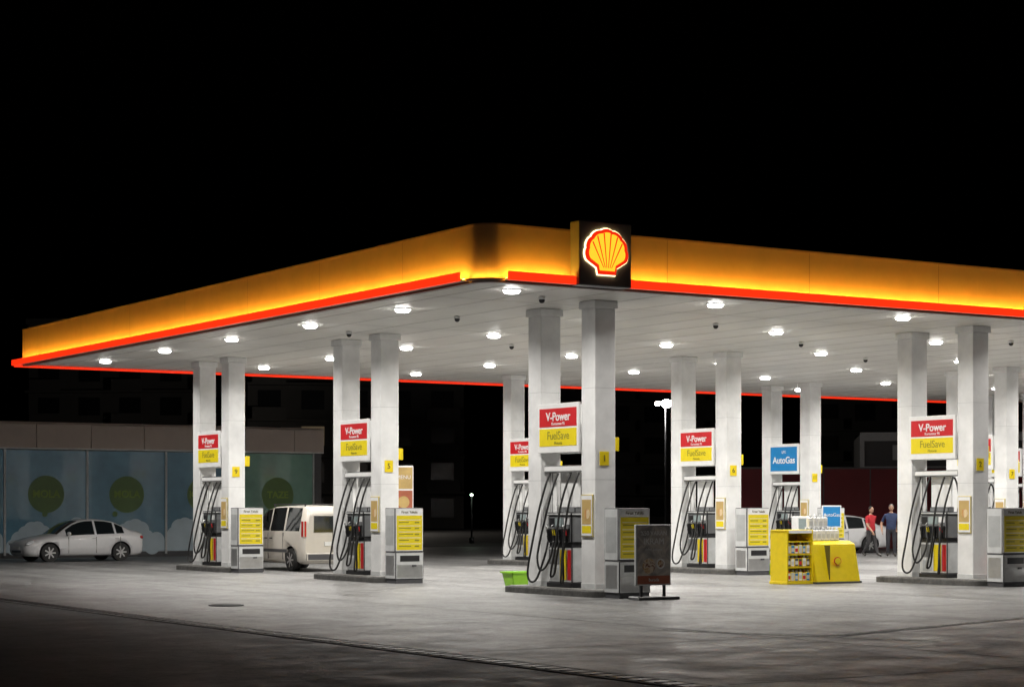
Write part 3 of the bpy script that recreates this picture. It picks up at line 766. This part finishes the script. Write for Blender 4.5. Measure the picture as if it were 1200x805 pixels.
# ------------------------------------------------------------------ people
def person(name,loc,rz,J,shirt,trouser,H=1.8,hair='hairb'):
    bones=[('pelvis','spine','shirt'),('spine','chest','shirt'),('chest','neck','shirt'),('neck','headb','skin'),
           ('chest','shL','shirt'),('shL','elL','sleeve'),('elL','wrL','skin'),('wrL','haL','skin'),
           ('chest','shR','shirt'),('shR','elR','sleeve'),('elR','wrR','skin'),('wrR','haR','skin'),
           ('pelvis','hiL','tr'),('hiL','knL','tr'),('knL','anL','tr'),('anL','toL','shoe'),
           ('pelvis','hiR','tr'),('hiR','knR','tr'),('knR','anR','tr'),('anR','toR','shoe')]
    names=list(J.keys()); idx={n_:i for i,n_ in enumerate(names)}
    me=bpy.data.meshes.new('sk'); me.from_pydata([J[n_][0] for n_ in names],[(idx[a],idx[c]) for a,c,_ in bones],[])
    o=bpy.data.objects.new('sk',me); scene.collection.objects.link(o)
    o.modifiers.new('s','SKIN'); sd=me.skin_vertices[0].data
    for n_ in names: sd[idx[n_]].radius=J[n_][1]; sd[idx[n_]].use_root=(n_=='pelvis')
    su=o.modifiers.new('u','SUBSURF'); su.levels=2; su.render_levels=2
    dg=bpy.context.evaluated_depsgraph_get(); dg.update()
    nm=bpy.data.meshes.new_from_object(o.evaluated_get(dg)); bpy.data.objects.remove(o)
    b=MB(); b.bm.from_mesh(nm)
    ms=[M[shirt],M[trouser],M['skin'],M['shoe']]; b.m=ms[:]
    def dist(p,a,c):
        a,c=Vector(a),Vector(c); d=c-a; t=max(0,min(1,(p-a).dot(d)/d.length_squared)); return (p-(a+d*t)).length,t
    for f in b.bm.faces:
        p=f.calc_center_median(); best=None
        for a,c,k in bones:
            dd,t=dist(p,J[a][0],J[c][0]); dd-= .5*(J[a][1][0]*(1-t)+J[c][1][0]*t)
            if best is None or dd<best[0]: best=(dd,k,t)
        k=best[1]; f.smooth=True
        if k=='sleeve': k='shirt' if best[2]<.75 else 'skin'
        if k=='shirt' and p.z<.93: k='tr'
        if k=='tr' and p.z>.97: k='shirt'
        f.material_index={'shirt':0,'tr':1,'skin':2,'shoe':3}[k]
    hb=Vector(J['headb'][0]); hc=hb+Vector((0,-.015,.10))
    b.ell(hc,.075,.095,.118,'skin'); b.ell(hc+Vector((0,-.03,-.055)),.052,.06,.055,'skin')
    b.ell(hc+Vector((0,.018,.035)),.082,.092,.098,hair)
    b.ell(hc+Vector((0,-.098,-.012)),.013,.020,.022,'skin')
    for s in (-1,1):
        b.ell(hc+Vector((s*.078,.0,-.01)),.012,.022,.032,'skin')
        b.ell(hc+Vector((s*.03,-.086,.012)),.013,.01,.008,'winke'); b.ell(hc+Vector((s*.03,-.094,.012)),.006,.005,.006,'black')
        b.box(hc.x+s*.03-.018,hc.x+s*.03+.018,hc.y-.096,hc.y-.082,hc.z+.032,hc.z+.038,hair)
    b.box(hc.x-.022,hc.x+.022,hc.y-.094,hc.y-.08,hc.z-.055,hc.z-.047,'lip')
    for sd_,s in (('L',1),('R',-1)):
        h=Vector(J['ha'+sd_][0]); wv=Vector(J['wr'+sd_][0]); d=(h-wv).normalized()
        side=d.cross(Vector((1,0,0)));
        if side.length<.1: side=Vector((0,1,0))
        side.normalize(); inn=side.cross(d)
        for k,(off,L) in enumerate(((-.030,.062),(-.010,.075),(.010,.080),(.030,.070))):
            a=h+side*off+d*.01; m_=a+d*L*.55; e_=m_+d*L*.35+inn*(.02*(1 if inn.x*s<0 else -1))
            b.tube([a-d*.03,a,m_,e_],.0095,'skin',seg=6,sub=3,r2=.006)
        a=h-side*.035-d*.03; b.tube([a,a-side*.028+d*.02,a-side*.035+d*.055],.011,'skin',seg=6,sub=3,r2=.007)
    ob=b.obj(name,None,loc,rz); sc=H/1.8; ob.scale=(sc,sc,sc); return ob
M['skin']=mat('skin',(.48,.27,.18),.5,var=.08); M['lip']=mat('lips',(.35,.12,.1),.5)
M['shoe']=mat('shoe_leather',(.03,.025,.02),.4); M['hairb']=mat('dark_hair',(.02,.015,.012),.6); M['hairg']=mat('grey_hair',(.10,.095,.09),.6)
M['redshirt']=mat('red_shirt',(.50,.02,.03),.8,var=.2,scale=12,bump=.3); M['navyshirt']=mat('navy_shirt',(.025,.04,.10),.8,var=.25,scale=12,bump=.3)
M['trousers']=mat('dark_trousers',(.03,.03,.038),.8,var=.25,scale=14,bump=.3); M['trg']=mat('grey_trousers',(.05,.048,.05),.8,var=.25,scale=14,bump=.3)
def joints(stride=0,arm='down'):
    J={'pelvis':((0,0,.96),(.165,.12)),'spine':((0,-.01,1.14),(.165,.125)),'chest':((0,0,1.36),(.18,.125)),'neck':((0,.01,1.51),(.062,.06)),'headb':((0,-.005,1.59),(.055,.055)),
       'shL':((.20,0,1.42),(.075,.07)),'shR':((-.20,0,1.42),(.075,.07)),
       'hiL':((.10,0,.88),(.105,.105)),'hiR':((-.10,0,.88),(.105,.105))}
    s=stride
    J['knL']=((.11,-.10*s-.02,.50),(.075,.075)); J['anL']=((.115,-.24*s+.01,.10),(.052,.055)); J['toL']=((.13,-.24*s-.15,.045),(.045,.034))
    J['knR']=((-.11,.02*s-.02,.50),(.075,.075)); J['anR']=((-.115,.26*s+.01,.10+.03*s),(.052,.055)); J['toR']=((-.13,.26*s-.14,.045),(.045,.034))
    if arm=='down':
        J['elL']=((.27,.05+.08*s,1.14),(.05,.05)); J['wrL']=((.285,-.03+.10*s,.90),(.032,.032)); J['haL']=((.28,-.05+.1*s,.82),(.034,.02))
        J['elR']=((-.27,.05-.12*s,1.14),(.05,.05)); J['wrR']=((-.275,-.06-.25*s,.92),(.032,.032)); J['haR']=((-.27,-.10-.26*s,.85),(.034,.02))
    else:
        J['elL']=((.36,.06,1.16),(.05,.05)); J['wrL']=((.28,-.04,.96),(.032,.032)); J['haL']=((.22,-.08,.91),(.034,.02))
        J['elR']=((-.33,.06,1.15),(.05,.05)); J['wrR']=((-.32,-.04,.92),(.032,.032)); J['haR']=((-.31,-.07,.84),(.034,.02))
    return J
person('man_in_red_shirt',(12.92,71.2,.01),R(38),joints(1,'down'),'redshirt','trg',1.80)
person('man_in_navy_shirt',(13.62,71.0,.01),R(-8),joints(.15,'hip'),'navyshirt','trousers',1.88,'hairg')

# ------------------------------------------------------------------ camera
cam=bpy.data.cameras.new('camera'); co=mkobj('camera',cam,None,(0,0,1.8)); co.rotation_euler=(R(90),0,0)
cam.sensor_width=36; cam.lens=69.5; cam.shift_y=.1595; cam.clip_end=4000; cam.clip_start=.1
scene.camera=co
